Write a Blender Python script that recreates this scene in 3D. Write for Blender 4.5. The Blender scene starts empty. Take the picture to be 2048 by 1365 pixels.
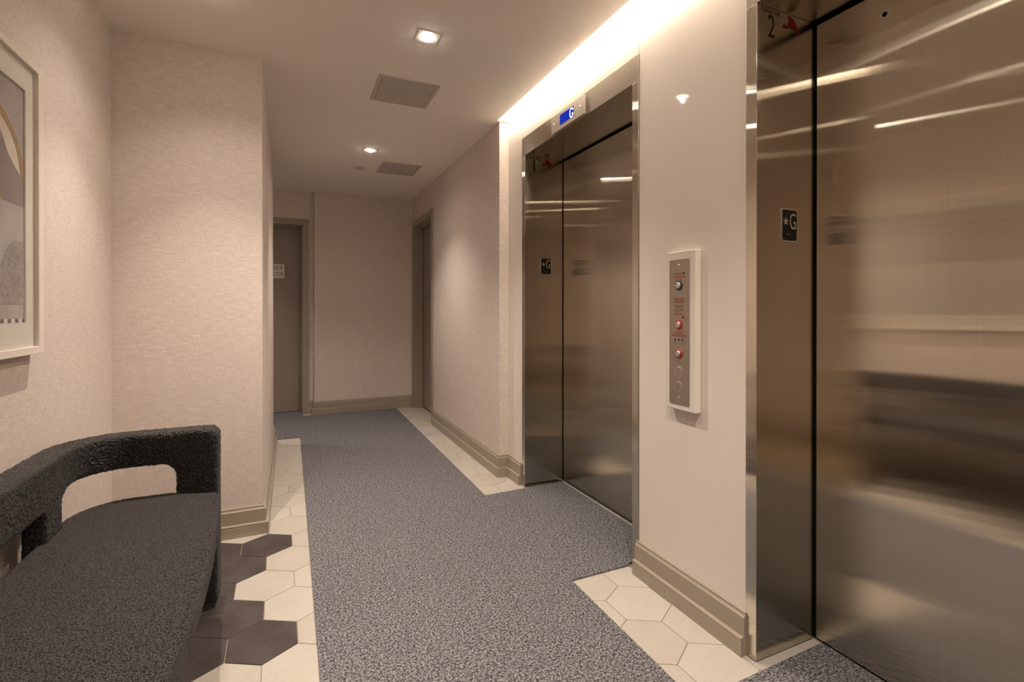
import bpy, bmesh, math, random
from mathutils import Vector, Matrix
random.seed(7)
PI = math.pi
SC = bpy.context.scene
COL = SC.collection

# ------------------------------------------------------------------ camera
cam_d = bpy.data.cameras.new('camera')
cam_d.sensor_width = 36.0
cam_d.lens = 975.53 * 36 / 2048
cam_d.shift_x = 0.00253
cam_d.shift_y = -0.02991
cam_d.clip_start = 0.02
cam = bpy.data.objects.new('camera', cam_d)
cam.location = (0, 0, 1.1445)
cam.rotation_euler = (PI / 2 - 0.0022, 0, -0.4223)
COL.objects.link(cam)
SC.camera = cam

# ------------------------------------------------------------------ world and exposure
w = bpy.data.worlds.new('world')
SC.world = w
w.use_nodes = True
w.node_tree.nodes['Background'].inputs[0].default_value = (1.0, 0.88, 0.75, 1)
w.node_tree.nodes['Background'].inputs[1].default_value = 0.05
SC.view_settings.view_transform = 'Standard'
SC.view_settings.look = 'None'
SC.view_settings.gamma = 1
SC.view_settings.use_curve_mapping = False
SC.view_settings.exposure = 1.10
SC.cycles.max_bounces = 12
SC.cycles.diffuse_bounces = 7
SC.cycles.glossy_bounces = 6
SC.cycles.use_denoising = True
SC.cycles.sample_clamp_indirect = 6.0
SC.cycles.caustics_reflective = False
SC.cycles.caustics_refractive = False

WARM = (1.0, 0.855, 0.73)
SPOT_W = 34.0
LED_STRENGTH = 22.0
LAMPS = [  # x, y, power factor: row along the hall, row over the bench, side corridor
    (0.590, 4.056, 0.8), (0.593, 2.263, 1.0), (0.593, 0.47, 1.0), (0.593, -1.32, 1.0),
    (-0.30, 2.28, 0.88), (-0.30, 0.47, 0.92), (-1.00, 5.15, 0.9)]

# ------------------------------------------------------------------ measured places
H = 2.432
XL, XP, XRW, XE, XD = -0.752, -0.131, 1.310, 1.378, 1.656
YP, YP2, YF, YF2, YE = 2.806, 4.604, 5.698, 5.782, 3.083
YB = -2.6
XC = -3.2
OPEN = 2.134
E1 = (1.698, 2.858)
E2 = (-0.009, 1.151)
FR = 0.041
HEAD = 2.251

# ------------------------------------------------------------------ materials
def mat(name, color=(0.5, 0.5, 0.5), rough=0.5, metal=0.0, spec=0.5, **kw):
    m = bpy.data.materials.new(name)
    m.use_nodes = True
    b = m.node_tree.nodes['Principled BSDF']
    b.inputs['Base Color'].default_value = (*color, 1)
    b.inputs['Roughness'].default_value = rough
    b.inputs['Metallic'].default_value = metal
    b.inputs['Specular IOR Level'].default_value = spec
    for k, v in kw.items():
        b.inputs[k.replace('_', ' ')].default_value = v
    return m

def node(m, t, **kw):
    n = m.node_tree.nodes.new(t)
    for k, v in kw.items():
        setattr(n, k, v)
    return n

def link(m, a, b):
    m.node_tree.links.new(a, b)

def bsdf(m):
    return m.node_tree.nodes['Principled BSDF']

def noise(m, scale, detail=2.0, stretch=(1, 1, 1), rough=0.5, obj=False):
    if obj:
        src = node(m, 'ShaderNodeTexCoord').outputs['Object']
    else:
        src = node(m, 'ShaderNodeNewGeometry').outputs['Position']
    mp = node(m, 'ShaderNodeMapping')
    mp.inputs['Scale'].default_value = stretch
    link(m, src, mp.inputs['Vector'])
    n = node(m, 'ShaderNodeTexNoise')
    n.inputs['Scale'].default_value = scale
    n.inputs['Detail'].default_value = detail
    n.inputs['Roughness'].default_value = rough
    link(m, mp.outputs[0], n.inputs['Vector'])
    return n.outputs['Fac']

def ramp(m, fac, stops):
    r = node(m, 'ShaderNodeValToRGB')
    el = r.color_ramp.elements
    while len(el) < len(stops):
        el.new(0.5)
    for e, (p, c) in zip(el, stops):
        e.position = p
        e.color = (*c, 1)
    link(m, fac, r.inputs[0])
    return r.outputs[0]

def mix(m, fac, a, b, mode='MIX'):
    n = node(m, 'ShaderNodeMix', data_type='RGBA', blend_type=mode)
    for s, v in ((n.inputs[0], fac), (n.inputs[6], a), (n.inputs[7], b)):
        if isinstance(v, (int, float)):
            s.default_value = v
        elif isinstance(v, tuple):
            s.default_value = (*v, 1)
        else:
            link(m, v, s)
    return n.outputs[2]

def bump(m, height, strength, dist):
    b = node(m, 'ShaderNodeBump')
    b.inputs['Strength'].default_value = strength
    b.inputs['Distance'].default_value = dist
    link(m, height, b.inputs['Height'])
    link(m, b.outputs[0], bsdf(m).inputs['Normal'])
    return b

def wallpaper(name, c):
    m = mat(name, c, 0.75, spec=0.25)
    h = noise(m, 1, 3, (20, 20, 300), 0.65)
    v = noise(m, 1, 3, (330, 330, 30), 0.6)
    f = mix(m, 0.42, h, v)
    dark = tuple(x * 0.84 for x in c)
    light = tuple(min(1, x * 1.13) for x in c)
    col = ramp(m, f, [(0.38, dark), (0.62, light)])
    link(m, col, bsdf(m).inputs['Base Color'])
    bump(m, f, 0.5, 0.0015)
    return m

M = {}
M['wallpaper'] = wallpaper('linen_wallpaper', (0.66, 0.585, 0.53))
M['panel'] = mat('white_wall_panel', (0.74, 0.69, 0.63), 0.5, spec=0.35)
bsdf(M['panel']).inputs['Coat Weight'].default_value = 0.35
bsdf(M['panel']).inputs['Coat Roughness'].default_value = 0.04
bump(M['panel'], noise(M['panel'], 420, 2), 0.12, 0.0006)
M['ceiling'] = mat('ceiling_paint', (0.87, 0.815, 0.76), 0.8, spec=0.2)
bump(M['ceiling'], noise(M['ceiling'], 300, 3), 0.15, 0.001)
M['hatch'] = mat('hatch_paint', (0.50, 0.455, 0.41), 0.55, spec=0.3)
M['trim'] = mat('taupe_trim_paint', (0.34, 0.295, 0.235), 0.42, spec=0.4)
M['door'] = mat('taupe_door_paint', (0.30, 0.255, 0.22), 0.5, spec=0.35)
M['black'] = mat('dark_gap', (0.004, 0.004, 0.004), 0.9, spec=0.1)
M['blackplate'] = mat('black_plate', (0.008, 0.008, 0.009), 0.5, spec=0.25)
M['silver'] = mat('satin_silver', (0.72, 0.70, 0.66), 0.28, metal=1)
M['chrome'] = mat('chrome', (0.85, 0.84, 0.82), 0.10, metal=1)
M['ink'] = mat('black_lettering', (0.008, 0.007, 0.006), 0.5)
M['redink'] = mat('red_lettering', (0.40, 0.018, 0.012), 0.5)
M['red'] = mat('red_film', (0.33, 0.006, 0.008), 0.35)
M['redring'] = mat('red_ring', (0.45, 0.01, 0.01), 0.3)
M['darkring'] = mat('dark_ring', (0.03, 0.03, 0.045), 0.3)
M['whiteplastic'] = mat('white_plastic', (0.74, 0.70, 0.64), 0.4)
M['signwhite'] = mat('white_sign', (0.80, 0.78, 0.74), 0.5)
M['trimwhite'] = mat('lamp_trim_paint', (0.62, 0.57, 0.52), 0.5)
M['framewhite'] = mat('white_picture_frame', (0.78, 0.71, 0.64), 0.35)
M['mat'] = mat('picture_mat', (0.72, 0.70, 0.62), 0.8)
M['lens'] = mat('dark_red_lens', (0.05, 0.004, 0.004), 0.2)
M['grout'] = mat('tan_grout', (0.30, 0.235, 0.16), 0.9)
M['sill'] = mat('sill_metal', (0.62, 0.57, 0.50), 0.4, metal=0.6)

def steel(name, base, alpha_scale=1.0, tangent=(0, 0, 1), rough=0.09, aniso=0.915):
    """Brushed stainless steel: grain along the tangent, highlights spread across it."""
    m = bpy.data.materials.new(name)
    m.use_nodes = True
    nt = m.node_tree
    for n in list(nt.nodes):
        if n.type == 'BSDF_PRINCIPLED':
            nt.nodes.remove(n)
    out = [n for n in nt.nodes if n.type == 'OUTPUT_MATERIAL'][0]
    g = nt.nodes.new('ShaderNodeBsdfAnisotropic')
    g.inputs['Roughness'].default_value = rough
    g.inputs['Anisotropy'].default_value = aniso
    c = nt.nodes.new('ShaderNodeCombineXYZ')
    for i in range(3):
        c.inputs[i].default_value = tangent[i]
    nt.links.new(c.outputs[0], g.inputs['Tangent'])
    st = (900, 900, 2.5) if tangent[2] else (2.5, 900, 900)
    f = noise(m, 1, 3, st, 0.6)
    low = noise(m, 2.2, 2, (1, 1, 1.6))
    f2 = mix(m, 0.35, f, low)
    col = ramp(m, f2, [(0.30, tuple(x * 0.91 for x in base)), (0.70, tuple(min(1, x * 1.06) for x in base))])
    nt.links.new(col, g.inputs['Color'])
    b = nt.nodes.new('ShaderNodeBump')
    b.inputs['Strength'].default_value = 0.5
    b.inputs['Distance'].default_value = 0.0010
    lw = noise(m, 1, 1, (0.2, 2.0, 2.6))
    nt.links.new(lw, b.inputs['Height'])
    nt.links.new(b.outputs[0], g.inputs['Normal'])
    nt.links.new(g.outputs[0], out.inputs['Surface'])
    return m

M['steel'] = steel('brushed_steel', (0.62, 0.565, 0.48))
M['steel_jamb'] = steel('brushed_steel_jamb', (0.50, 0.46, 0.395))  # door steel darkened: the dark reflections on the jambs are put into the colour
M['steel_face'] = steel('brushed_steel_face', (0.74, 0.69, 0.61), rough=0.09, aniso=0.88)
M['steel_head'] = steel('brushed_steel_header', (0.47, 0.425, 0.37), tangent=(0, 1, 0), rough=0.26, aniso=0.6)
M['plate'] = mat('plate_steel', (0.62, 0.57, 0.50), 0.42, metal=0.9)
M['faceplate'] = mat('call_faceplate_steel', (0.42, 0.36, 0.30), 0.45, metal=0.85)

m = M['tile_white'] = mat('cream_tile', (0.76, 0.70, 0.61), 0.45, spec=0.35)
oi = node(m, 'ShaderNodeObjectInfo')
h1 = noise(m, 1, 3, (30, 420, 30)); h2 = noise(m, 1, 3, (420, 30, 30)); bl = noise(m, 7, 3)
f = mix(m, 0.5, h1, h2)
c1 = ramp(m, f, [(0.38, (0.375, 0.345, 0.30)), (0.62, (0.52, 0.490, 0.44))])
c2 = mix(m, 0.25, c1, ramp(m, bl, [(0.35, (0.36, 0.320, 0.258)), (0.65, (0.51, 0.480, 0.43))]))
c3 = mix(m, 0.5, c2, ramp(m, oi.outputs['Random'], [(0, (0.40, 0.360, 0.305)), (1, (0.50, 0.470, 0.42))]))
link(m, c3, bsdf(m).inputs['Base Color'])
bump(m, f, 0.2, 0.0006)
m = M['tile_dark'] = mat('dark_plum_tile', (0.10, 0.08, 0.075), 0.42, spec=0.4)
oi = node(m, 'ShaderNodeObjectInfo')
h1 = noise(m, 1, 3, (30, 420, 30)); h2 = noise(m, 1, 3, (420, 30, 30)); bl = noise(m, 9, 3)
f = mix(m, 0.5, h1, h2)
c1 = ramp(m, f, [(0.38, (0.034, 0.026, 0.025)), (0.62, (0.085, 0.068, 0.066))])
c2 = mix(m, 0.35, c1, ramp(m, bl, [(0.38, (0.032, 0.025, 0.024)), (0.62, (0.088, 0.071, 0.069))]))
link(m, c2, bsdf(m).inputs['Base Color'])
bump(m, f, 0.25, 0.0006)

m = M['carpet'] = mat('heather_carpet', (0.15, 0.15, 0.16), 0.95, spec=0.1)
n1 = noise(m, 130, 3, rough=0.7); n2 = noise(m, 330, 2, rough=0.6)
f = mix(m, 0.4, n1, n2)
col = ramp(m, f, [(0.38, (0.012, 0.010, 0.011)), (0.47, (0.085, 0.083, 0.090)), (0.60, (0.36, 0.35, 0.36))])
link(m, col, bsdf(m).inputs['Base Color'])
bump(m, f, 0.9, 0.006)

def boucle(name, scale, dark, light, bdist, rough=0.55, spec=0.5):
    m = mat(name, dark, rough, spec=spec)
    g = node(m, 'ShaderNodeNewGeometry')
    v = node(m, 'ShaderNodeTexVoronoi')
    v.inputs['Scale'].default_value = scale
    link(m, g.outputs['Position'], v.inputs['Vector'])
    n1 = noise(m, scale * 1.4, 3, rough=0.7)
    f = mix(m, 0.45, n1, v.outputs['Distance'])
    link(m, ramp(m, f, [(0.40, light), (0.58, dark)]), bsdf(m).inputs['Base Color'])
    inv = node(m, 'ShaderNodeMath', operation='MULTIPLY'); inv.inputs[1].default_value = -1
    link(m, f, inv.inputs[0])
    bump(m, inv.outputs[0], 1.0, bdist)
    bsdf(m).inputs['Sheen Weight'].default_value = 0.10
    bsdf(m).inputs['Sheen Roughness'].default_value = 0.3
    return m
M['boucle'] = boucle('charcoal_boucle', 140, (0.002, 0.0017, 0.0016), (0.013, 0.0112, 0.0108), 0.009, 0.32, 0.5)
M['seatcloth'] = boucle('charcoal_seat_cloth', 290, (0.003, 0.0026, 0.0025), (0.076, 0.068, 0.066), 0.004, 0.8, 0.15)

def emit(name, c, s):
    m = bpy.data.materials.new(name)
    m.use_nodes = True
    nt = m.node_tree
    nt.nodes.remove(nt.nodes['Principled BSDF'])
    e = nt.nodes.new('ShaderNodeEmission')
    e.inputs[0].default_value = (*c, 1)
    e.inputs[1].default_value = s
    nt.links.new(e.outputs[0], [n for n in nt.nodes if n.type == 'OUTPUT_MATERIAL'][0].inputs[0])
    return m
M['bulb'] = emit('lamp_glow', (1.0, 0.90, 0.76), 26)
M['led'] = emit('led_glow', (1.0, 0.845, 0.69), LED_STRENGTH)
M['screen'] = emit('blue_screen', (0.012, 0.028, 0.36), 0.55)
M['pixel'] = emit('lit_pixels', (0.75, 0.88, 1.0), 2.2)
m = M['glass'] = bpy.data.materials.new('picture_glass')
m.use_nodes = True
m.node_tree.nodes.remove(bsdf(m))
gt = node(m, 'ShaderNodeBsdfTransparent'); gg = node(m, 'ShaderNodeBsdfGlossy'); gg.inputs['Roughness'].default_value = 0.02
lw = node(m, 'ShaderNodeLayerWeight'); lw.inputs['Blend'].default_value = 0.5
gf = node(m, 'ShaderNodeMath', operation='POWER'); gf.inputs[1].default_value = 5.0
link(m, lw.outputs['Facing'], gf.inputs[0])
gm = node(m, 'ShaderNodeMixShader')
link(m, gf.outputs[0], gm.inputs[0]); link(m, gt.outputs[0], gm.inputs[1]); link(m, gg.outputs[0], gm.inputs[2])
link(m, gm.outputs[0], [n for n in m.node_tree.nodes if n.type == 'OUTPUT_MATERIAL'][0].inputs[0])

# ------------------------------------------------------------------ helpers
def obj(name, bm, m, parent=None, bevel=0, seg=2, smooth=False):
    me = bpy.data.meshes.new(name)
    bmesh.ops.recalc_face_normals(bm, faces=bm.faces)
    bm.to_mesh(me)
    bm.free()
    for x in (m if isinstance(m, (list, tuple)) else [m]):
        me.materials.append(x)
    o = bpy.data.objects.new(name, me)
    COL.objects.link(o)
    if parent:
        o.parent = parent
        o.matrix_parent_inverse = Matrix.Translation(-Vector(parent_loc(parent)))
    if smooth:
        for p in me.polygons:
            p.use_smooth = True
    if bevel:
        b = o.modifiers.new('bevel', 'BEVEL')
        b.width = bevel
        b.segments = seg
        b.limit_method = 'ANGLE'
        for p in me.polygons:
            p.use_smooth = True
        b.harden_normals = True
    return o

def parent_loc(o):
    l = Vector(o.location)
    # every child is built at world coordinates with its own origin at 0, parents carry the offset
    return l

def empty(name, loc=(0, 0, 0)):
    o = bpy.data.objects.new(name, None)
    o.location = loc
    o.empty_display_size = 0.1
    COL.objects.link(o)
    return o

def tag(o, label, cat, group=None, kind=None):
    o['label'] = label
    o['category'] = cat
    if group:
        o['group'] = group
    if kind:
        o['kind'] = kind
    return o

def struct(o):
    o['kind'] = 'structure'
    return o

def bx(bm, x0, x1, y0, y1, z0, z1):
    v = [bm.verts.new(p) for p in ((x0, y0, z0), (x1, y0, z0), (x1, y1, z0), (x0, y1, z0),
                                   (x0, y0, z1), (x1, y0, z1), (x1, y1, z1), (x0, y1, z1))]
    for f in ((0, 3, 2, 1), (4, 5, 6, 7), (0, 1, 5, 4), (1, 2, 6, 5), (2, 3, 7, 6), (3, 0, 4, 7)):
        bm.faces.new([v[i] for i in f])
    return bm

def box(name, m, x0, x1, y0, y1, z0, z1, parent=None, bevel=0, seg=2):
    return obj(name, bx(bmesh.new(), x0, x1, y0, y1, z0, z1), m, parent, bevel, seg)

def prism(bm, pts, fn, d0, d1):
    """pts 2-D polygon; fn(a, b, d) gives the 3-D point; caps at d0 and d1."""
    A = [bm.verts.new(fn(a, b, d0)) for a, b in pts]
    B = [bm.verts.new(fn(a, b, d1)) for a, b in pts]
    bm.faces.new(A)
    bm.faces.new(B[::-1])
    n = len(pts)
    for i in range(n):
        j = (i + 1) % n
        bm.faces.new((A[i], A[j], B[j], B[i]))
    return bm

FX = lambda a, b, d: (d, a, b)     # polygon in (Y, Z), depth along X
FY = lambda a, b, d: (a, d, b)     # polygon in (X, Z), depth along Y
FZ = lambda a, b, d: (a, b, d)     # polygon in (X, Y), depth along Z

def rrect(a0, a1, b0, b1, r, n=5):
    out = []
    for cx, cy, s in ((a1 - r, b1 - r, 0), (a0 + r, b1 - r, 1), (a0 + r, b0 + r, 2), (a1 - r, b0 + r, 3)):
        for i in range(n + 1):
            t = (s + i / n) * PI / 2
            out.append((cx + r * math.cos(t), cy + r * math.sin(t)))
    return out

def circ(a, b, r, n=24):
    return [(a + r * math.cos(2 * PI * i / n), b + r * math.sin(2 * PI * i / n)) for i in range(n)]

def ring_frame(bm, outer, inner, fn, d0, d1):
    """Flat frame between two matching polygons, with depth."""
    n = len(outer)
    V = {}
    for k, (poly, d) in enumerate(((outer, d0), (inner, d0), (outer, d1), (inner, d1))):
        V[k] = [bm.verts.new(fn(a, b, d)) for a, b in poly]
    for i in range(n):
        j = (i + 1) % n
        bm.faces.new((V[0][i], V[0][j], V[1][j], V[1][i]))
        bm.faces.new((V[2][i], V[3][i], V[3][j], V[2][j]))
        bm.faces.new((V[0][i], V[2][i], V[2][j], V[0][j]))
        bm.faces.new((V[1][i], V[1][j], V[3][j], V[3][i]))
    return bm

def lathe(bm, prof, fn, n=24):
    """prof: list of (r, d); fn(a, b, d) as above around centre given in fn."""
    rings = []
    for r, d in prof:
        if r < 1e-6:
            rings.append([bm.verts.new(fn(0, 0, d))])
        else:
            rings.append([bm.verts.new(fn(r * math.cos(2 * PI * i / n), r * math.sin(2 * PI * i / n), d)) for i in range(n)])
    for A, B in zip(rings, rings[1:]):
        for i in range(n):
            j = (i + 1) % n
            if len(A) == 1 and len(B) == 1:
                continue
            if len(A) == 1:
                bm.faces.new((A[0], B[j], B[i]))
            elif len(B) == 1:
                bm.faces.new((A[i], A[j], B[0]))
            else:
                bm.faces.new((A[i], A[j], B[j], B[i]))
    return bm

def text_bm(s, height, width=None, thick=0.0004, align='CENTER', xy=None, font_scale_line=1.0):
    """Flat lettering as a mesh in (u, v), later mapped onto a surface. Returns list of verts, faces."""
    cu = bpy.data.curves.new('lettering', 'FONT')
    cu.body = s
    cu.align_x = align
    cu.align_y = 'CENTER'
    cu.resolution_u = 3
    cu.space_line = font_scale_line
    o = bpy.data.objects.new('lettering', cu)
    COL.objects.link(o)
    dg = bpy.context.evaluated_depsgraph_get()
    me = bpy.data.meshes.new_from_object(o.evaluated_get(dg))
    vs = [v.co.copy() for v in me.vertices]
    fs = [list(p.vertices) for p in me.polygons]
    bpy.data.objects.remove(o)
    bpy.data.curves.remove(cu)
    bpy.data.meshes.remove(me)
    us = [v.x for v in vs]; ws = [v.y for v in vs]
    u0, u1, w0, w1 = min(us), max(us), min(ws), max(ws)
    sy = height / (w1 - w0)
    sx = sy if width is None else width / (u1 - u0)
    return [((v.x - (u0 + u1) / 2) * sx, (v.y - (w0 + w1) / 2) * sy) for v in vs], fs

def put_text(bm, s, fn, ca, cb, height, width=None, d=0.0, flip=1, **kw):
    vs, fs = text_bm(s, height, width, **kw)
    V = [bm.verts.new(fn(ca + flip * u, cb + v, d)) for u, v in vs]
    for f in fs:
        try:
            bm.faces.new([V[i] for i in f])
        except ValueError:
            pass
    return bm

# ------------------------------------------------------------------ room shell
T = 0.12
ZT = 2.75
def wall(name, x0, x1, y0, y1, z0=0.0, z1=ZT, m='wallpaper'):
    return struct(box(name, M[m], x0, x1, y0, y1, z0, z1))

wall('wall_left', XL - T, XL, YB, YP)
wall('wall_center', XC, XP, YP, YP2)                                # the block between the bench bay and the side corridor
bm = bmesh.new()                                                     # far wall: door bay set back, then the flat stretch
D1 = (-0.80, 0.123, 2.067)                                           # door opening x0, x1, top
bx(bm, XC, D1[0], YF2, YF2 + 0.35, 0, ZT)
bx(bm, D1[1], 0.240, YF2, YF2 + 0.35, 0, ZT)
bx(bm, D1[0], D1[1], YF2, YF2 + 0.35, D1[2], ZT)
bx(bm, 0.240, XRW + 0.4, YF, YF2 + 0.35, 0, ZT)
struct(obj('wall_far', bm, M['wallpaper']))
D2 = (4.835, 5.610, 2.100)                                           # side door opening y0, y1, top
bm = bmesh.new()
bx(bm, XRW, XRW + 0.4, YE, D2[0], 0, ZT)
bx(bm, XRW, XRW + 0.4, D2[1], YF, 0, ZT)
bx(bm, XRW, XRW + 0.4, D2[0], D2[1], D2[2], ZT)
struct(obj('wall_right', bm, M['wallpaper']))
wall('wall_back', XL - T, XE + 0.4, YB - T, YB)
wall('wall_corridor_end', XC - T, XC, YP2 - 0.2, YF2 + 0.35)

# lift wall made of separate white panels
wl = struct(box('wall_lift_side', M['black'], XE + 0.330, XE + 0.40, YB, YE, 0, ZT))
def wall_panel(y0, y1, z0, z1):
    return box('wall_panel', M['panel'], XE, XE + 0.328, y0 + 0.0008, y1 - 0.0008, z0, z1, wl, 0.0012, 1)
wall_panel(E1[1], YE, 0, ZT)
wall_panel(E1[0], E1[1], HEAD, ZT)
wall_panel(E2[1], E1[0], 0, ZT)
wall_panel(E2[0], E2[1], HEAD, ZT)
wall_panel(-1.25, E2[0], 0, ZT)
wall_panel(YB, -1.25, 0, ZT)

# ceiling with the light slot along the lift wall
XS = 1.290
bm = bmesh.new()
bx(bm, XC, XS, YB, YE - 0.016, H, H + 0.018)
bx(bm, XC, XRW + 0.4, YE - 0.016, YF2 + 0.35, H, H + 0.018)
bx(bm, XC, XC + 0.02, YB, YP, H + 0.018, H + 0.019)
struct(obj('ceiling', bm, M['ceiling']))
bm = bmesh.new()
bx(bm, 1.12, 1.14, YB, YE - 0.016, H + 0.018, 2.60)
bx(bm, 1.12, XE, YB, YE, 2.60, 2.62)
struct(obj('trim_1', bm, M['panel']))                                # upstand and lid of the slot
led = empty('cove_light', (1.24, 0.2, 2.47))
bm = bmesh.new()
bx(bm, 1.225, 1.247, YB + 0.02, YE - 0.06, 2.470, 2.598)
bx(bm, 1.247, 1.340, YB + 0.02, YE - 0.06, 2.578, 2.598)
obj('profile', bm, M['whiteplastic'], led)
bm = bmesh.new()
bx(bm, 1.2475, 1.2495, YB + 0.03, YE - 0.07, 2.474, 2.540)
bx(bm, 1.280, 1.325, YB + 0.03, YE - 0.07, 2.5755, 2.5775)
obj('led_strip', bm, M['led'], led)
tag(led, 'warm white light strip hidden in the ceiling slot above the lift doors', 'cove light')

# ------------------------------------------------------------------ baseboards (profile swept with mitres)
PROF = [(0, 0), (0.030, 0), (0.030, 0.050), (0.0285, 0.0515), (0.0285, 0.0525), (0.030, 0.054), (0.030, 0.0605),
        (0.028, 0.0625), (0.016, 0.0625), (0.016, 0.126), (0.0125, 0.129), (0.0125, 0.131), (0.009, 0.132), (0.009, 0.1408), (0, 0.1408)]
def baseboard(name, path, prof=PROF):
    """path goes with the room on its right-hand side."""
    bm = bmesh.new()
    P = [Vector(p) for p in path]
    rings = []
    for i, p in enumerate(P):
        d0 = (P[i] - P[i - 1]).normalized() if i else (P[1] - P[0]).normalized()
        d1 = (P[i + 1] - P[i]).normalized() if i < len(P) - 1 else d0
        n0, n1 = Vector((d0.y, -d0.x)), Vector((d1.y, -d1.x))
        mt = (n0 + n1) / (1 + n0.dot(n1))
        rings.append([bm.verts.new((p.x + mt.x * d, p.y + mt.y * d, z)) for d, z in prof])
    k = len(prof)
    for A, B in zip(rings, rings[1:]):
        for i in range(k):
            j = (i + 1) % k
            bm.faces.new((A[i], A[j], B[j], B[i]))
    bm.faces.new(rings[0])
    bm.faces.new(rings[-1][::-1])
    return struct(obj(name, bm, M['trim']))
baseboard('baseboard_left', [(XL, YB), (XL, YP), (XP, YP), (XP, YP2), (XC, YP2)])
baseboard('baseboard_far', [(0.150, YF2), (0.240, YF2), (0.240, YF), (XRW, YF), (XRW, 5.672)])
baseboard('baseboard_right', [(XRW, 4.750), (XRW, YE), (XE, YE), (XE, E1[1] + 0.001)])
baseboard('baseboard_pier', [(XE, E1[0] + 0.006), (XE, E2[1] - 0.004)])
baseboard('baseboard_near', [(XE, E2[0] - 0.001), (XE, YB)])
baseboard('baseboard_corridor', [(XC, YF2), (D1[0] - 0.064, YF2)])

# ------------------------------------------------------------------ floor: grout bed and hexagon tiles
floor = bmesh.new()
bx(floor, XC, XE + 0.33, YB, YF2 + 0.30, -0.10, -0.0022)
floor = struct(obj('floor', floor, M['grout']))
HX, HY, HW, HR = 0.0056, 2.707, 0.2197, 0.0203
SD = HW / math.sqrt(3)
cR, sR = math.cos(HR), math.sin(HR)
XCL = 0.0825
def xcr(y):
    return 1.072 + (y - 1.15) * 0.0085
CARPET = [(XC + 0.01, 4.725), (XCL, 4.725), (XCL, YB + 0.01), (xcr(-0.02), YB + 0.01), (xcr(-0.02), -0.02), (XD - 0.02, -0.02), (XD - 0.004, 1.078),
          (xcr(1.07), 1.066), (xcr(1.75), 1.760), (XE - 0.002, 1.762), (XE + 0.008, 1.775), (XD - 0.02, 1.775),
          (XD - 0.02, 2.795), (xcr(2.78), 2.778), (xcr(5.64), 5.650), (0.134, 5.650), (0.116, 5.765), (0.112, 5.93),
          (XC + 0.9, 5.93), (XC + 0.9, 5.765), (XC + 0.01, 5.765)]
def pip(x, y, poly):
    c = False
    n = len(poly)
    for i in range(n):
        (x1, y1), (x2, y2) = poly[i], poly[(i + 1) % n]
        if (y1 > y) != (y2 > y) and x < (x2 - x1) * (y - y1) / (y2 - y1) + x1:
            c = not c
    return c
def clip(poly, ax, lim, keep_less):
    out = []
    n = len(poly)
    for i in range(n):
        a, b = poly[i], poly[(i + 1) % n]
        ia = (a[ax] <= lim) == keep_less
        ib = (b[ax] <= lim) == keep_less
        if ia:
            out.append(a)
        if ia != ib:
            t = (lim - a[ax]) / (b[ax] - a[ax])
            out.append((a[0] + t * (b[0] - a[0]), a[1] + t * (b[1] - a[1])))
    return out
def is_dark(i, row):
    # i = index of the tile's right vertical edge (half steps on odd rows)
    lim = {0: 0, 1: -0.5, 2: -1, 3: -0.5, 4: 0, 5: -1.5, 6: -1, 7: -0.5, 8: 0, 9: -0.5, 10: -1, 11: -0.5, 12: 0, 13: -0.5}
    return row in lim and i <= lim[row] + 1e-6
G = 0.0018
ntile = 0
for row in range(-19, 30):
    half = 0.5 if row % 2 else 0.0
    for k in range(-5, 10):
        i = k + half
        cxl, cyl = (i - 0.5) * HW, -row * 1.5 * SD - SD / 2
        hexa = []
        for q in range(6):
            t = PI / 6 + q * PI / 3
            lx, ly = cxl + (SD - G) * math.cos(t), cyl + (SD - G) * math.sin(t)
            hexa.append((HX + lx * cR - ly * sR, HY + lx * sR + ly * cR))
        cx, cy = HX + cxl * cR - cyl * sR, HY + cxl * sR + cyl * cR
        # area shown by the photograph
        if not (0.55 < cy < 5.75):
            continue
        if all(pip(x, y, CARPET) for x, y in hexa) and pip(cx, cy, CARPET):
            continue
        poly = hexa
        ys = [p[1] for p in hexa]; xs = [p[0] for p in hexa]
        if min(ys) > YP and max(ys) < YP2 and max(xs) < XP:
            continue
        if cy > YP2 + 0.1 and cx < XP - 0.1:
            continue
        poly = clip(poly, 0, XL + 0.028, False)
        if cy > YE and poly:
            if cy > D2[0] and cy < D2[1]:
                poly = clip(poly, 0, XRW + 0.10, True)
            else:
                poly = clip(poly, 0, XRW - 0.004, True)
        elif poly:
            rec = (E1[0] + FR < cy < E1[1] - FR) or (E2[0] + FR < cy < E2[1] + 0.05)
            poly = clip(poly, 0, (XD - 0.002) if rec else (XE + 0.30 if cy < E2[1] + 0.2 else XE - 0.004), True)
        if poly and max(xs) < XP and min(ys) < YP < max(ys):
            poly = clip(poly, 1, YP - 0.004, True)
        elif poly and min(ys) > YP and max(ys) < YP2 and min(xs) < XP:
            poly = clip(poly, 0, XP + 0.004, False)
        poly = clip(poly, 1, YF - 0.004 + (0.075 if cx < 0.30 else 0), True) if poly else poly
        if len(poly) < 3:
            continue
        area = abs(sum(poly[a][0] * poly[(a + 1) % len(poly)][1] - poly[(a + 1) % len(poly)][0] * poly[a][1] for a in range(len(poly)))) / 2
        if area < 2e-4:
            continue
        if all(pip(x, y, CARPET) for x, y in poly):
            continue
        mx = sum(p[0] for p in poly) / len(poly); my = sum(p[1] for p in poly) / len(poly)
        dz = random.uniform(-0.00025, 0.00025)
        bm = bmesh.new()
        prism(bm, [(a - mx, b - my) for a, b in poly], FZ, -0.008, dz)
        t = obj('hex_tile', bm, M['tile_dark'] if is_dark(i, row) else M['tile_white'], None)
        bv = t.modifiers.new('bevel', 'BEVEL'); bv.width = 0.0007; bv.segments = 1
        t.location = (mx, my, 0)
        t.parent = floor
        ntile += 1
print('tiles', ntile)

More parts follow.
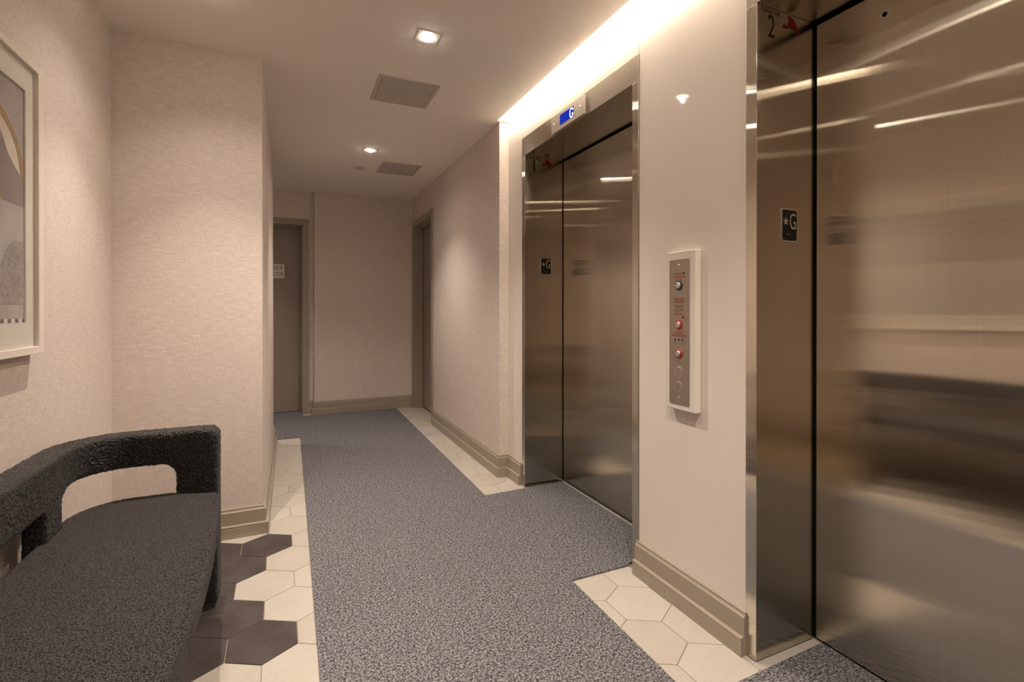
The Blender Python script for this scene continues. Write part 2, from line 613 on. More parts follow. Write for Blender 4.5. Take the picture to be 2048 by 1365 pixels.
# ------------------------------------------------------------------ carpet
bm = bmesh.new()
prism(bm, CARPET, FZ, 0.0006, 0.0075)
ca = obj('carpet', bm, M['carpet'], None)
tag(ca, 'grey heather carpet running down the hall with branches to the lifts and side corridor', 'carpet')

# ------------------------------------------------------------------ doors
d1 = struct(empty('door_1', (0.12, YF2 + 0.15, 0)))
bm = bmesh.new()                                                     # casing around the opening, then the stop
o_ = [(D1[0] - 0.061, -0.0), (D1[0] - 0.061, 2.126), (0.184, 2.126), (0.184, 0.0)]
for x0, x1, z0, z1 in ((D1[0] - 0.061, D1[0], 0, 2.126), (0.123, 0.184, 0, 2.126), (D1[0], 0.123, 2.067, 2.126)):
    bx(bm, x0, x1, YF2 - 0.012, YF2 + 0.002, z0, z1)
bx(bm, 0.119, 0.1235, YF2 - 0.010, YF2 + 0.20, 0, 2.067)
bx(bm, D1[0], 0.1235, YF2 - 0.010, YF2 + 0.20, 2.060, 2.068)
bx(bm, D1[0], D1[0] + 0.004, YF2 - 0.010, YF2 + 0.20, 0, 2.067)
bx(bm, 0.106, 0.1195, YF2 + 0.075, YF2 + 0.148, 0, 2.060)
bx(bm, D1[0], 0.1195, YF2 + 0.075, YF2 + 0.148, 2.047, 2.060)
obj('door_casing', bm, M['trim'], d1, 0.0015, 1)
lf = box('door_leaf', M['door'], D1[0] + 0.006, 0.117, YF2 + 0.150, YF2 + 0.195, 0.012, 2.057, d1, 0.002, 1)
sg = box('door_sign', M['signwhite'], -0.30, -0.0605, YF2 + 0.1480, YF2 + 0.1500, 1.488, 1.640, d1)
bm = bmesh.new()
put_text(bm, 'CORRIDOR', FY, -0.1560, 1.600, 0.050, 0.160, YF2 + 0.1474)
put_text(bm, 'FLOOR', FY, -0.1245, 1.533, 0.050, 0.114, YF2 + 0.1474)
lt = obj('lettering', bm, M['ink'], None)
lt.parent = sg

d2 = struct(empty('door_2', (XRW + 0.12, 5.2, 0)))
bm = bmesh.new()
for y0, y1, z0, z1 in ((D2[0] - 0.062, D2[0], 0, 2.158), (D2[1], D2[1] + 0.060, 0, 2.158), (D2[0], D2[1], D2[2], 2.158)):
    bx(bm, XRW - 0.012, XRW + 0.002, y0, y1, z0, z1)
bx(bm, XRW - 0.008, XRW + 0.16, D2[0] - 0.0005, D2[0] + 0.005, 0, D2[2])
bx(bm, XRW - 0.008, XRW + 0.16, D2[1] - 0.005, D2[1] + 0.0005, 0, D2[2])
bx(bm, XRW - 0.008, XRW + 0.16, D2[0], D2[1], D2[2] - 0.005, D2[2] + 0.0005)
bx(bm, XRW + 0.055, XRW + 0.098, D2[1] - 0.020, D2[1] - 0.004, 0, D2[2] - 0.004)
bx(bm, XRW + 0.055, XRW + 0.098, D2[0], D2[1], D2[2] - 0.020, D2[2] - 0.004)
obj('door_casing', bm, M['trim'], d2, 0.0015, 1)
box('door_leaf', M['door'], XRW + 0.104, XRW + 0.148, D2[0] + 0.008, D2[1] - 0.014, 0.012, D2[2] - 0.012, d2, 0.002, 1)
box('name_plate', M['blackplate'], XRW + 0.1015, XRW + 0.1040, 5.02, 5.165, 1.527, 1.556, d2)

# ------------------------------------------------------------------ lift entrances
def star(r, k=0.42):
    return [((r if i % 2 == 0 else r * k) * math.sin(i * PI / 5), (r if i % 2 == 0 else r * k) * math.cos(i * PI / 5)) for i in range(10)]
HAT = [(1.517, 2.1257), (1.5289, 2.1286), (1.542, 2.126), (1.553, 2.1183), (1.5619, 2.1071), (1.5675, 2.0946), (1.5753, 2.0878), (1.5842, 2.0835),
       (1.5842, 2.0788), (1.5686, 2.0826), (1.5553, 2.0862), (1.5355, 2.089), (1.5225, 2.0874), (1.5052, 2.0803), (1.4955, 2.0839), (1.4934, 2.0878),
       (1.5008, 2.0957), (1.5073, 2.0955), (1.5192, 2.0925), (1.5224, 2.0991), (1.5246, 2.1114), (1.5224, 2.1212)]
def lift(ys, digit, label, sensor, display):
    y0, y1 = ys
    e = empty('elevator_entrance', (XE, (y0 + y1) / 2, 0))
    # jambs: solid returns with a bright narrow face towards the hall
    for a, b in ((y0, y0 + FR), (y1 - FR, y1)):
        bm = bmesh.new()
        bx(bm, XE - 0.004, XE + 0.315, a, b, 0.004, OPEN)
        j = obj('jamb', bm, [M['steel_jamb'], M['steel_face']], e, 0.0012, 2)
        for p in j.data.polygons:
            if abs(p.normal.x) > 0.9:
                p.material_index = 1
    bm = bmesh.new()
    bx(bm, XE - 0.004, XE + 0.315, y0, y1, OPEN + 0.0008, HEAD)
    hd = obj('header', bm, [M['steel_head'], M['steel_soffit']], e, 0.0012, 2)
    for p in hd.data.polygons:
        if abs(p.normal.z) > 0.9:
            p.material_index = 1
    # dark running gap behind, door panel, sill
    box('door_gap', M['black'], XD + 0.006, XD + 0.037, y0 + FR - 0.0, y1 - FR, 0.0, OPEN, e)
    dp = box('door_panel', M['steel'], XD, XD + 0.005, y0 + FR + 0.004, y1 - FR - 0.009, 0.010, OPEN - 0.012, e, 0.001, 1)
    box('sill', M['sill'], XD - 0.003, XD + 0.004, y0 + FR, y1 - FR, -0.001, 0.0030, e)
    if sensor:
        bm = bmesh.new()
        cy, cz = 0.890, 2.045
        lathe(bm, [(0.011, XD - 0.0006), (0.011, XD - 0.0012), (0.0075, XD - 0.0012), (0.0075, XD - 0.0008)], lambda a, b, d: (d, cy + a, cz + b), 20)
        k = obj('release_keyhole', bm, M['silver'], e)
        bm = bmesh.new()
        prism(bm, circ(cy, cz, 0.0078, 20), FX, XD - 0.0010, XD - 0.0001)
        obj('hole', bm, M['black'], None).parent = k
    # floor plate on the far jamb return
    yj = y1 - FR
    bm = bmesh.new()
    ring_frame(bm, rrect(1.486, 1.566, 1.371, 1.481, 0.010), rrect(1.4895, 1.5625, 1.3745, 1.4775, 0.0075), FY, yj - 0.0005, yj - 0.0042)
    fp = obj('floor_plate', bm, M['silver'], e)
    bm = bmesh.new()
    prism(bm, rrect(1.4890, 1.5630, 1.3740, 1.4780, 0.0075), FY, yj - 0.0030, yj - 0.0005)
    obj('plate_face', bm, M['blackplate'], None).parent = fp
    bm = bmesh.new()
    prism(bm, [(1.5085 + a, 1.438 + b) for a, b in star(0.0145)], FY, yj - 0.0042, yj - 0.0030)
    obj('star', bm, M['silver'], None).parent = fp
    bm = bmesh.new()
    put_text(bm, 'G', FY, 1.5420, 1.4400, 0.054, 0.030, yj - 0.0036)
    obj('letter', bm, M['silver'], None).parent = fp
    bm = bmesh.new()
    for q in (-0.010, -0.004, 0.004):
        prism(bm, circ(1.526 + q, 1.395, 0.0011, 8), FY, yj - 0.0036, yj - 0.0030)
    br = obj('braille', bm, M['silver'], None); br.parent = fp
    # lettering and red hat film
    bm = bmesh.new()
    put_text(bm, 'ELEVATOR', FY, 1.4385, 2.1215, 0.0125, 0.090, yj - 0.0005)
    wd = {'1': 0.014, '2': 0.031}[digit]
    put_text(bm, digit, FY, 1.4420, 2.0745, 0.074, wd, yj - 0.0005)
    obj('lettering', bm, M['ink'], e)
    bm = bmesh.new()
    prism(bm, HAT, FY, yj - 0.0008, yj - 0.0002)
    obj('fire_hat_mark', bm, M['red'], e)
    if display:
        bm = bmesh.new()
        prism(bm, rrect(2.117, 2.456, 2.1445, 2.2415, 0.003), FX, XE - 0.0105, XE - 0.004)
        pl = obj('display_plate', bm, M['plate'], e, 0.0008, 1)
        bm = bmesh.new()
        prism(bm, [(2.2165, 2.1680), (2.3580, 2.1680), (2.3580, 2.2225), (2.2165, 2.2225)], FX, XE - 0.0112, XE - 0.0104)
        obj('screen', bm, M['screen'], None).parent = pl
        bm = bmesh.new()
        G_ = ['01110', '10001', '10000', '10000', '10011', '10001', '01110']
        for r_, rowp in enumerate(G_):
            for c_, ch in enumerate(rowp):
                if ch == '1':
                    yy = 2.2540 - c_ * 0.0074
                    zz = 2.2175 - r_ * 0.0071
                    bx(bm, XE - 0.0116, XE - 0.0111, yy - 0.0066, yy, zz - 0.0062, zz)
        obj('lit_letter', bm, M['pixel'], None).parent = pl
        for sy in (2.1500, 2.4270):
            bm = bmesh.new()
            lathe(bm, [(0.0055, XE - 0.0105), (0.0050, XE - 0.0125), (0.003, XE - 0.0140), (0, XE - 0.0142)], lambda a, b, d: (d, sy + a, 2.1935 + b), 14)
            o = obj('screw', bm, M['silver'], None, smooth=True); o.parent = pl
    tag(e, label, 'elevator door')
    return e
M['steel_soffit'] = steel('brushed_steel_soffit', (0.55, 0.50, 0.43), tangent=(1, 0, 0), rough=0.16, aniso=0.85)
lift(E1, '1', 'brushed steel lift entrance numbered 1 with a blue display over its door', False, True)
lift(E2, '2', 'brushed steel lift entrance numbered 2, large at the right edge of the view', True, False)

# ------------------------------------------------------------------ call station on the pier
cp = empty('call_station', (XE, 1.42, 0.76))
bm = bmesh.new()
prof = [(0.0, 0.0), (-0.026, 0.0), (-0.030, 0.004), (-0.030, 0.022), (-0.0285, 0.0235)]
y0, y1, z0, z1 = 1.347, 1.494, 0.762, 1.365
bx(bm, XE - 0.0285, XE, y0, y1, z0, z1)
box('old_plate_outline', mat('older_paint', (0.66, 0.60, 0.545), 0.55), XE - 0.0005, XE + 0.0002, 1.339, 1.506, 0.722, 1.329, cp)
bm = bx(bmesh.new(), XE - 0.0285, XE, y0, y1, z0, z1)
bb = obj('back_box', bm, M['whiteplastic'], cp, 0.003, 3)
bm = bmesh.new()
prism(bm, rrect(1.3745, 1.4780, 0.782, 1.3345, 0.006), FX, XE - 0.0310, XE - 0.0284)
fpl = obj('faceplate', bm, M['faceplate'], cp, 0.0006, 1)
XF = XE - 0.0312
FT = lambda a, b, d: (d, -a, b)                                       # text reads towards smaller Y
bm = bmesh.new()
def row(s, y, z, h, wd, ink='redink'):
    bm = bmesh.new()
    put_text(bm, s, FT, -y, z, h, wd, XF - 0.0002)
    obj('red_lettering' if ink == 'redink' else 'black_lettering', bm, M[ink], None).parent = fpl
row('ELEVATOR', 1.4255, 1.2790, 0.0085, 0.046)
row('COMMUNICATIONS', 1.4255, 1.2675, 0.0085, 0.068)
row('FAILURE', 1.4255, 1.2555, 0.0085, 0.036)
row("FIREFIGHTERS'", 1.4255, 1.1835, 0.0090, 0.058)
row('OPERATION', 1.4255, 1.1735, 0.0090, 0.046)
row('FIRE RECALL', 1.4255, 1.1265, 0.0090, 0.050)
row('ELEVATOR', 1.4260, 1.0560, 0.0090, 0.044)
row('EMERGENCY POWER', 1.4260, 1.0450, 0.0090, 0.076)
row('To recall elevators', 1.4255, 1.1575, 0.0060, 0.046, 'ink')
row('insert fire key', 1.4255, 1.1490, 0.0060, 0.040, 'ink')
row('and turn to "ON"', 1.4255, 1.1405, 0.0060, 0.046, 'ink')
row('1', 1.4465, 1.0160, 0.0080, 0.003, 'ink')
row('2', 1.4080, 1.0155, 0.0080, 0.006, 'ink')
row('AUTO', 1.4580, 0.9800, 0.0065, 0.013, 'ink')
row('1', 1.4020, 0.9785, 0.0080, 0.003, 'ink')
for z, rm, nm in ((1.2355, 'darkring', 'dark ringed key switch, top of the call station'), (1.0860, 'redring', None), (0.9760, 'redring', None)):
    bm = bmesh.new()
    lathe(bm, [(0.0185, XF + 0.0005), (0.0185, XF - 0.0015), (0.0172, XF - 0.0030), (0.0120, XF - 0.0030), (0, XF - 0.0030)], lambda a, b, d: (d, 1.4265 + a, z + b), 28)
    k = obj('key_switch', bm, M[rm], cp, smooth=False)
    if nm:
        k['label'] = 'key switch with a dark ring'
    else:
        k['label'] = 'key switch with a red ring'
    bm = bmesh.new()
    lathe(bm, [(0.0125, XF - 0.0028), (0.0125, XF - 0.0065), (0.0110, XF - 0.0085), (0.0070, XF - 0.0095), (0, XF - 0.0098)], lambda a, b, d: (d, 1.4265 + a, z + b), 24)
    obj('key_cylinder', bm, M['chrome'], None, smooth=True).parent = k
    bm = bmesh.new()
    bx(bm, XF - 0.0102, XF - 0.0096, 1.4257, 1.4273, z - 0.005, z + 0.005)
    obj('key_slot', bm, M['black'], None).parent = k
for z in (0.9085, 0.8510):
    bm = bmesh.new()
    lathe(bm, [(0.0195, XF + 0.0005), (0.0195, XF - 0.0016), (0.0172, XF - 0.0016), (0.0172, XF + 0.0002), (0.0168, XF + 0.0002)], lambda a, b, d: (d, 1.4270 + a, z + b), 32)
    k = obj('call_button', bm, M['chrome'], cp, smooth=False)
    bm = bmesh.new()
    lathe(bm, [(0.0166, XF + 0.0003), (0.0166, XF - 0.0008), (0.0158, XF - 0.0014), (0, XF - 0.0014)], lambda a, b, d: (d, 1.4270 + a, z + b), 32)
    obj('button_cap', bm, M['faceplate'], None).parent = k
for y, z in ((1.4010, 1.2815), (1.4050, 1.1140), (1.4465, 1.0290), (1.4275, 1.0290), (1.4078, 1.0290)):
    bm = bmesh.new()
    lathe(bm, [(0.0040, XF + 0.0005), (0.0040, XF - 0.0007), (0.0030, XF - 0.0016), (0, XF - 0.0019)], lambda a, b, d: (d, y + a, z + b), 14)
    obj('indicator_lamp', bm, M['lens'], cp, smooth=True)
for z in (1.3127, 0.8100):
    bm = bmesh.new()
    lathe(bm, [(0.0042, XF + 0.0005), (0.0040, XF - 0.0008), (0.0026, XF - 0.0020), (0, XF - 0.0023)], lambda a, b, d: (d, 1.4275 + a, z + b), 14)
    obj('screw', bm, M['chrome'], cp, smooth=True)
tag(cp, 'tall white call station with a steel faceplate, key switches and two round buttons', 'call panel')

# ------------------------------------------------------------------ ceiling fittings
DL = {0: 'small square-trimmed ceiling downlight, the far one near the smoke detector disc',
      1: 'small square-trimmed ceiling downlight, the nearer and brighter one in view',
      2: 'hall downlight just overhead of the viewpoint, before the second lift',
      3: 'hall downlight behind the viewpoint',
      4: 'downlight over the far end of the bench, beside the wall corner',
      5: 'downlight over the near end of the bench',
      6: 'downlight in the side corridor by the corridor door'}
for i, (lx, ly, pf) in enumerate(LAMPS):
    e = empty('downlight', (lx, ly, H))
    sq = []
    for s in range(4):
        for k in range(6):
            t = -1 + 2 * k / 6
            sq.append([(0.052, 0.052 * t), (-0.052 * t, 0.052), (-0.052, -0.052 * t), (0.052 * t, -0.052)][s])
    n = len(sq)
    ci = [(0.035 * math.cos(math.atan2(b, a)), 0.035 * math.sin(math.atan2(b, a))) for a, b in sq]
    bm = bmesh.new()
    ring_frame(bm, [(lx + a, ly + b) for a, b in sq], [(lx + a, ly + b) for a, b in ci], FZ, H - 0.0025, H - 0.0003)
    obj('trim_plate', bm, M['trimwhite'], e)
    bm = bmesh.new()
    lathe(bm, [(0.0345, H - 0.0012), (0.0300, H - 0.0005), (0.0295, H - 0.0020), (0.0280, H - 0.0060), (0.020, H - 0.0125), (0.008, H - 0.0150), (0, H - 0.0155)],
          lambda a, b, d: (lx + a, ly + b, d), 24)
    obj('bulb', bm, M['bulb'], e, smooth=True)
    tag(e, DL[i], 'ceiling light', 'recessed ceiling downlights')
    ld = bpy.data.lights.new('lamp_light', 'SPOT')
    ld.energy = SPOT_W * pf * (1.45 if lx < 0 else 1.75)
    ld.color = WARM
    ld.spot_size = math.radians(78 if lx < 0 and ly < 4 else 104)
    ld.spot_blend = 1.0
    ld.shadow_soft_size = 0.009
    lo = bpy.data.objects.new('lamp_light', ld)
    COL.objects.link(lo)
    lo.parent = e
    lo.location = (0, 0, -0.027)
    if ly < 5:                                                       # soft outer spill around the narrow beam
        l2 = bpy.data.lights.new('lamp_spill', 'SPOT')
        l2.energy = SPOT_W * pf * (0.30 if lx < 0 else 0.20)
        l2.color = WARM
        l2.spot_size = math.radians(128 if lx < 0 else 160)
        l2.spot_blend = 1.0
        l2.shadow_soft_size = 0.009
        lo = bpy.data.objects.new('lamp_spill', l2)
        COL.objects.link(lo)
        lo.parent = e
        lo.location = (0, 0, -0.027)

def hatch(x0, x1, y0, y1, label):
    e = empty('access_panel', ((x0 + x1) / 2, (y0 + y1) / 2, H))
    b_ = 0.024
    O = [(x0, y0), (x1, y0), (x1, y1), (x0, y1)]
    I = [(x0 + b_, y0 + b_), (x1 - b_, y0 + b_), (x1 - b_, y1 - b_), (x0 + b_, y1 - b_)]
    bm = bmesh.new()
    ring_frame(bm, O, I, FZ, H - 0.005, H - 0.0003)
    obj('hatch_frame', bm, M['hatch'], e, 0.001, 1)
    bm = bmesh.new()
    bx(bm, x0 + b_ + 0.0022, x1 - b_ - 0.0022, y0 + b_ + 0.0006, y1 - b_ - 0.0006, H - 0.0042, H - 0.0012)
    obj('hatch_door', bm, M['hatch'], e)
    bm = bmesh.new()
    bx(bm, x0 + b_, x1 - b_, y0 + b_, y1 - b_, H - 0.0011, H - 0.0003)
    obj('hatch_gap', bm, M['black'], e)
    bm = bmesh.new()
    prism(bm, circ(x0 + 0.055, (y0 + y1) / 2 - 0.02, 0.004, 12), FZ, H - 0.0048, H - 0.0040)
    obj('hatch_lock', bm, M['trim'], e)
    tag(e, label, 'access panel', 'square ceiling access panels')
hatch(0.444, 0.792, 2.722, 3.071, 'flat square access panel in the ceiling, the nearer and larger-looking one')
hatch(0.734, 1.080, 4.320, 4.680, 'flat square access panel in the ceiling, the far one near the hall end')
e = empty('sprinkler_cover', (0.580, 4.607, H))
bm = bmesh.new()
lathe(bm, [(0.048, H - 0.0003), (0.048, H - 0.005), (0.044, H - 0.008), (0, H - 0.009)], lambda a, b, d: (0.580 + a, 4.607 + b, d), 32)
o = obj('cover_plate', bm, M['trimwhite'], e)
bm = bmesh.new()
lathe(bm, [(0.0505, H - 0.0002), (0.0505, H - 0.0016), (0.0485, H - 0.0016), (0.0485, H - 0.0002)], lambda a, b, d: (0.580 + a, 4.607 + b, d), 32)
obj('rim', bm, M['hatch'], e)
tag(e, 'small round white sprinkler cover in the ceiling beside the far downlight', 'ceiling cover')

# ------------------------------------------------------------------ framed print on the left wall
PX = XL + 0.034
fp = empty('framed_print', (XL, 1.4, 1.0))
# the front plane stands off the wall: scale the measured outline towards the camera accordingly
kf = PX / XL
fy1, fz0, fz1 = 2.130 * kf, 1.1445 + (1.0005 - 1.1445) * kf, 1.1445 + (1.9355 - 1.1445) * kf
iy1, iz0, iz1 = 2.094 * kf, 1.1445 + (1.0235 - 1.1445) * kf, 1.1445 + (1.9165 - 1.1445) * kf
fw = 0.90
fy0 = fy1 - fw
iy0 = fy0 + (fy1 - iy1)
bm = bmesh.new()
ring_frame(bm, [(fy0, fz0), (fy1, fz0), (fy1, fz1), (fy0, fz1)], [(iy0, iz0), (iy1, iz0), (iy1, iz1), (iy0, iz1)], FX, XL + 0.001, PX)
obj('frame', bm, M['framewhite'], fp, 0.0012, 2)
XM = PX - 0.012
km = XM / XL
def mp(y, z):
    return (y * km, 1.1445 + (z - 1.1445) * km)
(my1, mz1), (_, mz0) = mp(2.006, 1.8265), mp(2.0, 1.1035)
my0 = iy0 + (iy1 - my1)
bm = bmesh.new()
ring_frame(bm, [(iy0 - 0.002, iz0 - 0.002), (iy1 + 0.002, iz0 - 0.002), (iy1 + 0.002, iz1 + 0.002), (iy0 - 0.002, iz1 + 0.002)],
           [(my0, mz0), (my1, mz0), (my1, mz1), (my0, mz1)], FX, XM - 0.004, XM)
obj('picture_mat', bm, M['mat'], fp)
XA = XM - 0.005
def flat(name, poly, m, lay):
    bm = bmesh.new()
    cpoly = poly
    for ax, lim, less in ((0, my1 + 0.002, True), (0, my0 - 0.002, False), (1, mz1 + 0.002, True), (1, mz0 - 0.002, False)):
        cpoly = clip(cpoly, ax, lim, less)
    vs = [bm.verts.new((XA + 0.0002 * lay, a, b)) for a, b in cpoly]
    bm.faces.new(vs)
    bmesh.ops.triangulate(bm, faces=bm.faces)
    return obj(name, bm, m, None)
def wash(name, c, amt=0.25, sc=14):
    m = mat(name, c, 0.85, spec=0.2)
    a = noise(m, sc, 6, rough=0.7)
    b = noise(m, 1, 2, (500, 500, 60))
    f = mix(m, 0.3, a, b)
    link(m, ramp(m, f, [(0.35, tuple(x * (1 - amt) for x in c)), (0.65, tuple(min(1, x * (1 + amt)) for x in c))]), bsdf(m).inputs['Base Color'])
    return m
bm = bmesh.new()
bx(bm, XA - 0.001, XA, my0 - 0.002, my1 + 0.002, mz0 - 0.002, mz1 + 0.002)
art = obj('print', bm, wash('print_grey', (0.36, 0.32, 0.31), 0.12), fp)
art['label'] = 'abstract print in greys and cream with a gold ring'
rc = mp(1.800, 1.530)
R_ = 0.200
def arc(cx, cy, r, a0, a1, n=40):
    return [(cx + r * math.cos(math.radians(a0 + (a1 - a0) * i / n)), cy + r * math.sin(math.radians(a0 + (a1 - a0) * i / n))) for i in range(n + 1)]
flat('lower_field', [mp(1.0, 1.462), mp(1.876, 1.4625), mp(1.94, 1.460), mp(2.03, 1.458), mp(2.03, 1.08), mp(1.0, 1.08)], wash('print_light_grey', (0.40, 0.375, 0.36), 0.15), 1).parent = art
flat('dark_field', [mp(1.0, 1.74), mp(1.70, 1.72), mp(1.80, 1.70), mp(1.8588, 1.684), mp(1.8768, 1.656), mp(1.914, 1.603), mp(1.96, 1.570), mp(2.03, 1.535), mp(2.03, 1.458), mp(1.94, 1.460), mp(1.876, 1.4625), mp(1.0, 1.462)],
     wash('print_mauve_grey', (0.21, 0.175, 0.175), 0.15), 2).parent = art
flat('cream_crescent', [mp(1.60, 1.715)] + arc(rc[0], rc[1], 0.183, 118, 6) + [mp(1.9948, 1.5524), mp(1.96, 1.570), mp(1.9141, 1.603), mp(1.8768, 1.656), mp(1.8588, 1.684), mp(1.80, 1.70), mp(1.70, 1.71)],
     wash('print_cream', (0.66, 0.59, 0.50), 0.10), 3).parent = art
flat('gold_ring', arc(rc[0], rc[1], 0.206, 140, 6) + arc(rc[0], rc[1], 0.186, 6, 140), wash('print_gold', (0.33, 0.20, 0.055), 0.45, 60), 4).parent = art
flat('speckled_shape', [mp(1.84, 1.16), mp(1.86, 1.255), mp(1.885, 1.30), mp(1.915, 1.335), mp(1.945, 1.352), mp(1.985, 1.354), mp(2.02, 1.35), mp(2.02, 1.16)],
     wash('print_speckle', (0.27, 0.24, 0.23), 0.5, 70), 5).parent = art
flat('gold_fleck', [mp(1.845, 1.50), mp(1.862, 1.497), mp(1.870, 1.478), mp(1.884, 1.468), mp(1.872, 1.462), mp(1.845, 1.462)], bpy.data.materials['print_gold'], 6).parent = art
for k in range(18):
    a = 1.995 - k * 0.021
    flat('bar', [mp(a, 1.104), mp(a + 0.0125, 1.104), mp(a + 0.0125, 1.116), mp(a, 1.116)], M['ink'] if k % 2 == 0 else M['signwhite'], 7).parent = art
bm = bmesh.new()
bx(bm, XM + 0.003, XM + 0.005, iy0 - 0.001, iy1 + 0.001, iz0 - 0.001, iz1 + 0.001)
obj('picture_glass', bm, M['glass'], fp)
tag(fp, 'white framed abstract print with a wide mat on the left wall above the bench', 'picture')

# ------------------------------------------------------------------ bench
be = empty('bench', (-0.46, 1.42, 0))
OX, OY1, OY0, RAD, TH = -0.742, 2.252, 0.560, 0.215, 0.094           # outer back line, far end, near end, corner, thickness
A0 = -0.252
PATH = []
def build_path(res=0.010):
    pts = []
    r = RAD - TH / 2
    cx = OX + RAD
    xa, y1, y0 = A0, OY1 - TH / 2, OY0 + TH / 2
    segs = [('l', (xa, y1), (cx, y1)), ('a', (cx, OY1 - RAD), 90, 180), ('l', (OX + TH / 2, OY1 - RAD), (OX + TH / 2, OY0 + RAD)),
            ('a', (cx, OY0 + RAD), 180, 270), ('l', (cx, y0), (xa, y0))]
    s = 0
    for g in segs:
        if g[0] == 'l':
            a, b = Vector(g[1]), Vector(g[2])
            L = (b - a).length
            n = max(1, round(L / res))
            d = (b - a) / L
            for i in range(n):
                pts.append((a + d * (L * i / n), Vector((d.y, -d.x)), s + L * i / n))
            s += L
        else:
            L = r * PI / 2
            n = max(1, round(L / res))
            for i in range(n):
                t = math.radians(g[2] + (g[3] - g[2]) * i / n)
                pts.append((Vector((g[1][0] + r * math.cos(t), g[1][1] + r * math.sin(t))), Vector((math.cos(t), math.sin(t))), s + L * i / n))
            s += L
    pts.append((Vector((xa, y0)), Vector((0, -1)), s))
    return pts, s
path, LS = build_path()
def hole(s, z, a0, a1, b0, b1, r):
    if not (a0 < s < a1 and b0 < z < b1):
        return False
    dx = max(a0 + r - s, s - (a1 - r), 0)
    dz = max(z - (b1 - r), 0)
    return dx * dx + dz * dz < r * r or dx == 0 or dz == 0
S_ARM = (OX + RAD)
s_arm = abs(A0 - (OX + RAD))
s_c = s_arm + (RAD - TH / 2) * PI / 2
s_leg0 = s_c + (OY1 - RAD) - 1.963
s_leg1 = s_c + (OY1 - RAD) - 1.851
def inside(s, z):
    if hole(s, z, 0.138, s_leg0, 0.0, 0.566, 0.030):
        return False
    if hole(s, z, LS - s_leg0, LS - 0.138, 0.0, 0.566, 0.030):
        return False
    if hole(s, z, s_leg1, LS - s_leg1, 0.0, 0.550, 0.020):
        return False
    r = 0.035
    for sa in (s, LS - s):
        if sa < r and z > 0.690 - r and (r - sa) ** 2 + (z - 0.690 + r) ** 2 > r * r:
            return False
    return True
bm = bmesh.new()
ZN = 67
z_of = lambda j: 0.018 + (0.690 - 0.018) * j / ZN
vv = {}
def gv(i, j, k):
    if (i, j, k) not in vv:
        p, n, s = path[i]
        off = TH / 2 * (1 if k else -1)
        if k and z_of(j) < 0.55 and s_leg0 - 0.03 < s < LS - s_leg0 + 0.03:
            off -= 0.034                                             # the two wall-side legs are slimmer than the band
        q = p + n * off
        vv[(i, j, k)] = bm.verts.new((q.x, q.y, z_of(j)))
    return vv[(i, j, k)]
NI = len(path) - 1
ins = [[inside((path[i][2] + path[i + 1][2]) / 2, (z_of(j) + z_of(j + 1)) / 2) for j in range(ZN)] for i in range(NI)]
def I(i, j):
    return 0 <= i < NI and 0 <= j < ZN and ins[i][j]
for i in range(NI):
    for j in range(ZN):
        if not ins[i][j]:
            continue
        bm.faces.new((gv(i, j, 0), gv(i + 1, j, 0), gv(i + 1, j + 1, 0), gv(i, j + 1, 0)))
        bm.faces.new((gv(i, j, 1), gv(i, j + 1, 1), gv(i + 1, j + 1, 1), gv(i + 1, j, 1)))
        for di, dj, a, b in ((-1, 0, (i, j), (i, j + 1)), (1, 0, (i + 1, j), (i + 1, j + 1)), (0, -1, (i, j), (i + 1, j)), (0, 1, (i, j + 1), (i + 1, j + 1))):
            if not I(i + di, j + dj):
                bm.faces.new((gv(*a, 0), gv(*b, 0), gv(*b, 1), gv(*a, 1)))
bk = obj('backrest', bm, M['boucle'], be)
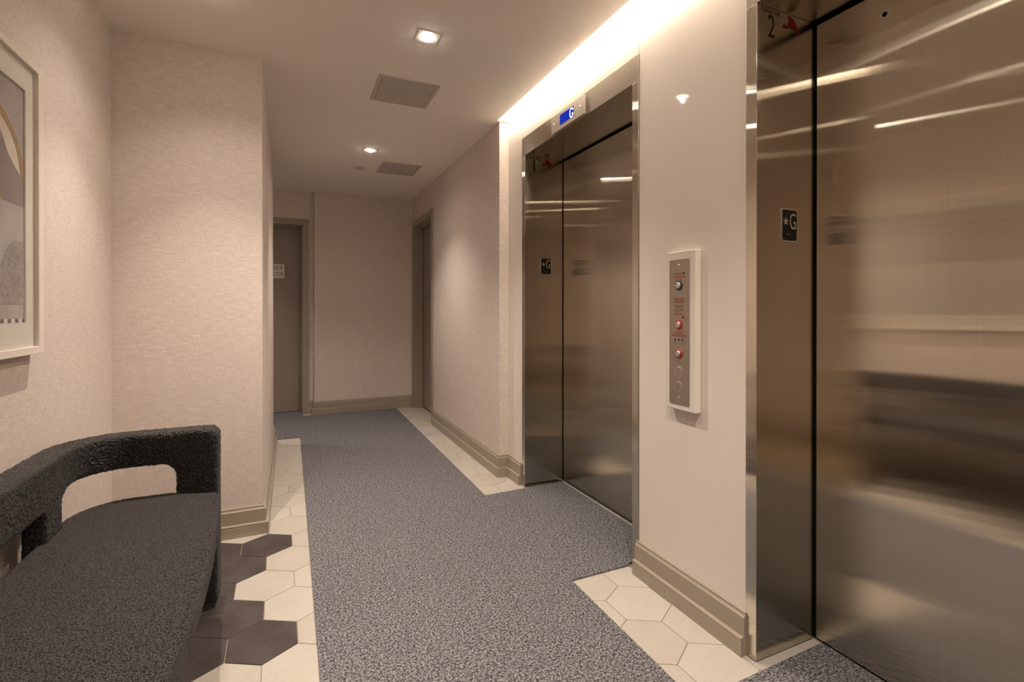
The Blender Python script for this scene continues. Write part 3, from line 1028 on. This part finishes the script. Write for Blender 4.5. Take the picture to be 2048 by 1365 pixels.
def soften(o, vox, it, lump, size):
    r = o.modifiers.new('remesh', 'REMESH'); r.mode = 'VOXEL'; r.voxel_size = vox; r.use_smooth_shade = True
    s = o.modifiers.new('smooth', 'SMOOTH'); s.iterations = it; s.factor = 0.5
    sb = o.modifiers.new('subd', 'SUBSURF'); sb.levels = 1; sb.render_levels = 1
    tx = bpy.data.textures.new('lumps', 'CLOUDS'); tx.noise_scale = size; tx.noise_depth = 1
    d = o.modifiers.new('lumps', 'DISPLACE'); d.texture = tx; d.strength = lump; d.texture_coords = 'GLOBAL'
soften(bk, 0.008, 14, 0.0070, 0.007)
bk['label'] = 'wraparound band and legs in coarse charcoal boucle'
# seat cushion: plan outline follows the inside of the band
so = []
xo, y1s, y0s, rs = OX + 0.065, OY1 - 0.062, OY0 + 0.062, 0.135
rs = 0.165
so += [(xo + rs + rs * math.cos(math.radians(t)), y1s - rs + rs * math.sin(math.radians(t))) for t in range(180, 89, -10)]
so += [(-0.45, y1s), (-0.40, y1s - 0.002), (-0.36, y1s - 0.030), (-0.31, y1s - 0.050), (-0.262, y1s - 0.060), (-0.244, y1s - 0.075), (-0.240, y1s - 0.10)]
for t in range(1, 12):
    y = (y1s - 0.10) + (y0s + 0.10 - (y1s - 0.10)) * t / 12
    so.append((-0.240 + 0.040 * math.sin(PI * t / 12), y))
so += [(-0.240, y0s + 0.10), (-0.244, y0s + 0.075), (-0.262, y0s + 0.060), (-0.36, y0s + 0.030), (-0.45, y0s)]
so += [(xo + rs + rs * math.cos(math.radians(t)), y0s + rs + rs * math.sin(math.radians(t))) for t in range(270, 179, -10)]
bm = bmesh.new()
prism(bm, so, FZ, 0.380, 0.460)
st = obj('seat', bm, M['seatcloth'], be)
soften(st, 0.008, 9, 0.0035, 0.004)
st['label'] = 'flat charcoal cushion in finer cloth'
for gx, gy in ((-0.32, OY1 - 0.05), (OX + 0.05, 1.907), (OX + 0.05, OY1 + OY0 - 1.907), (-0.32, OY0 + 0.05)):
    bm = bmesh.new()
    prism(bm, circ(gx, gy, 0.016, 16), FZ, 0.001, 0.030)
    obj('glide', bm, M['blackplate'], be)
tag(be, 'charcoal boucle bench with a rounded wraparound back, against the left wall', 'bench')
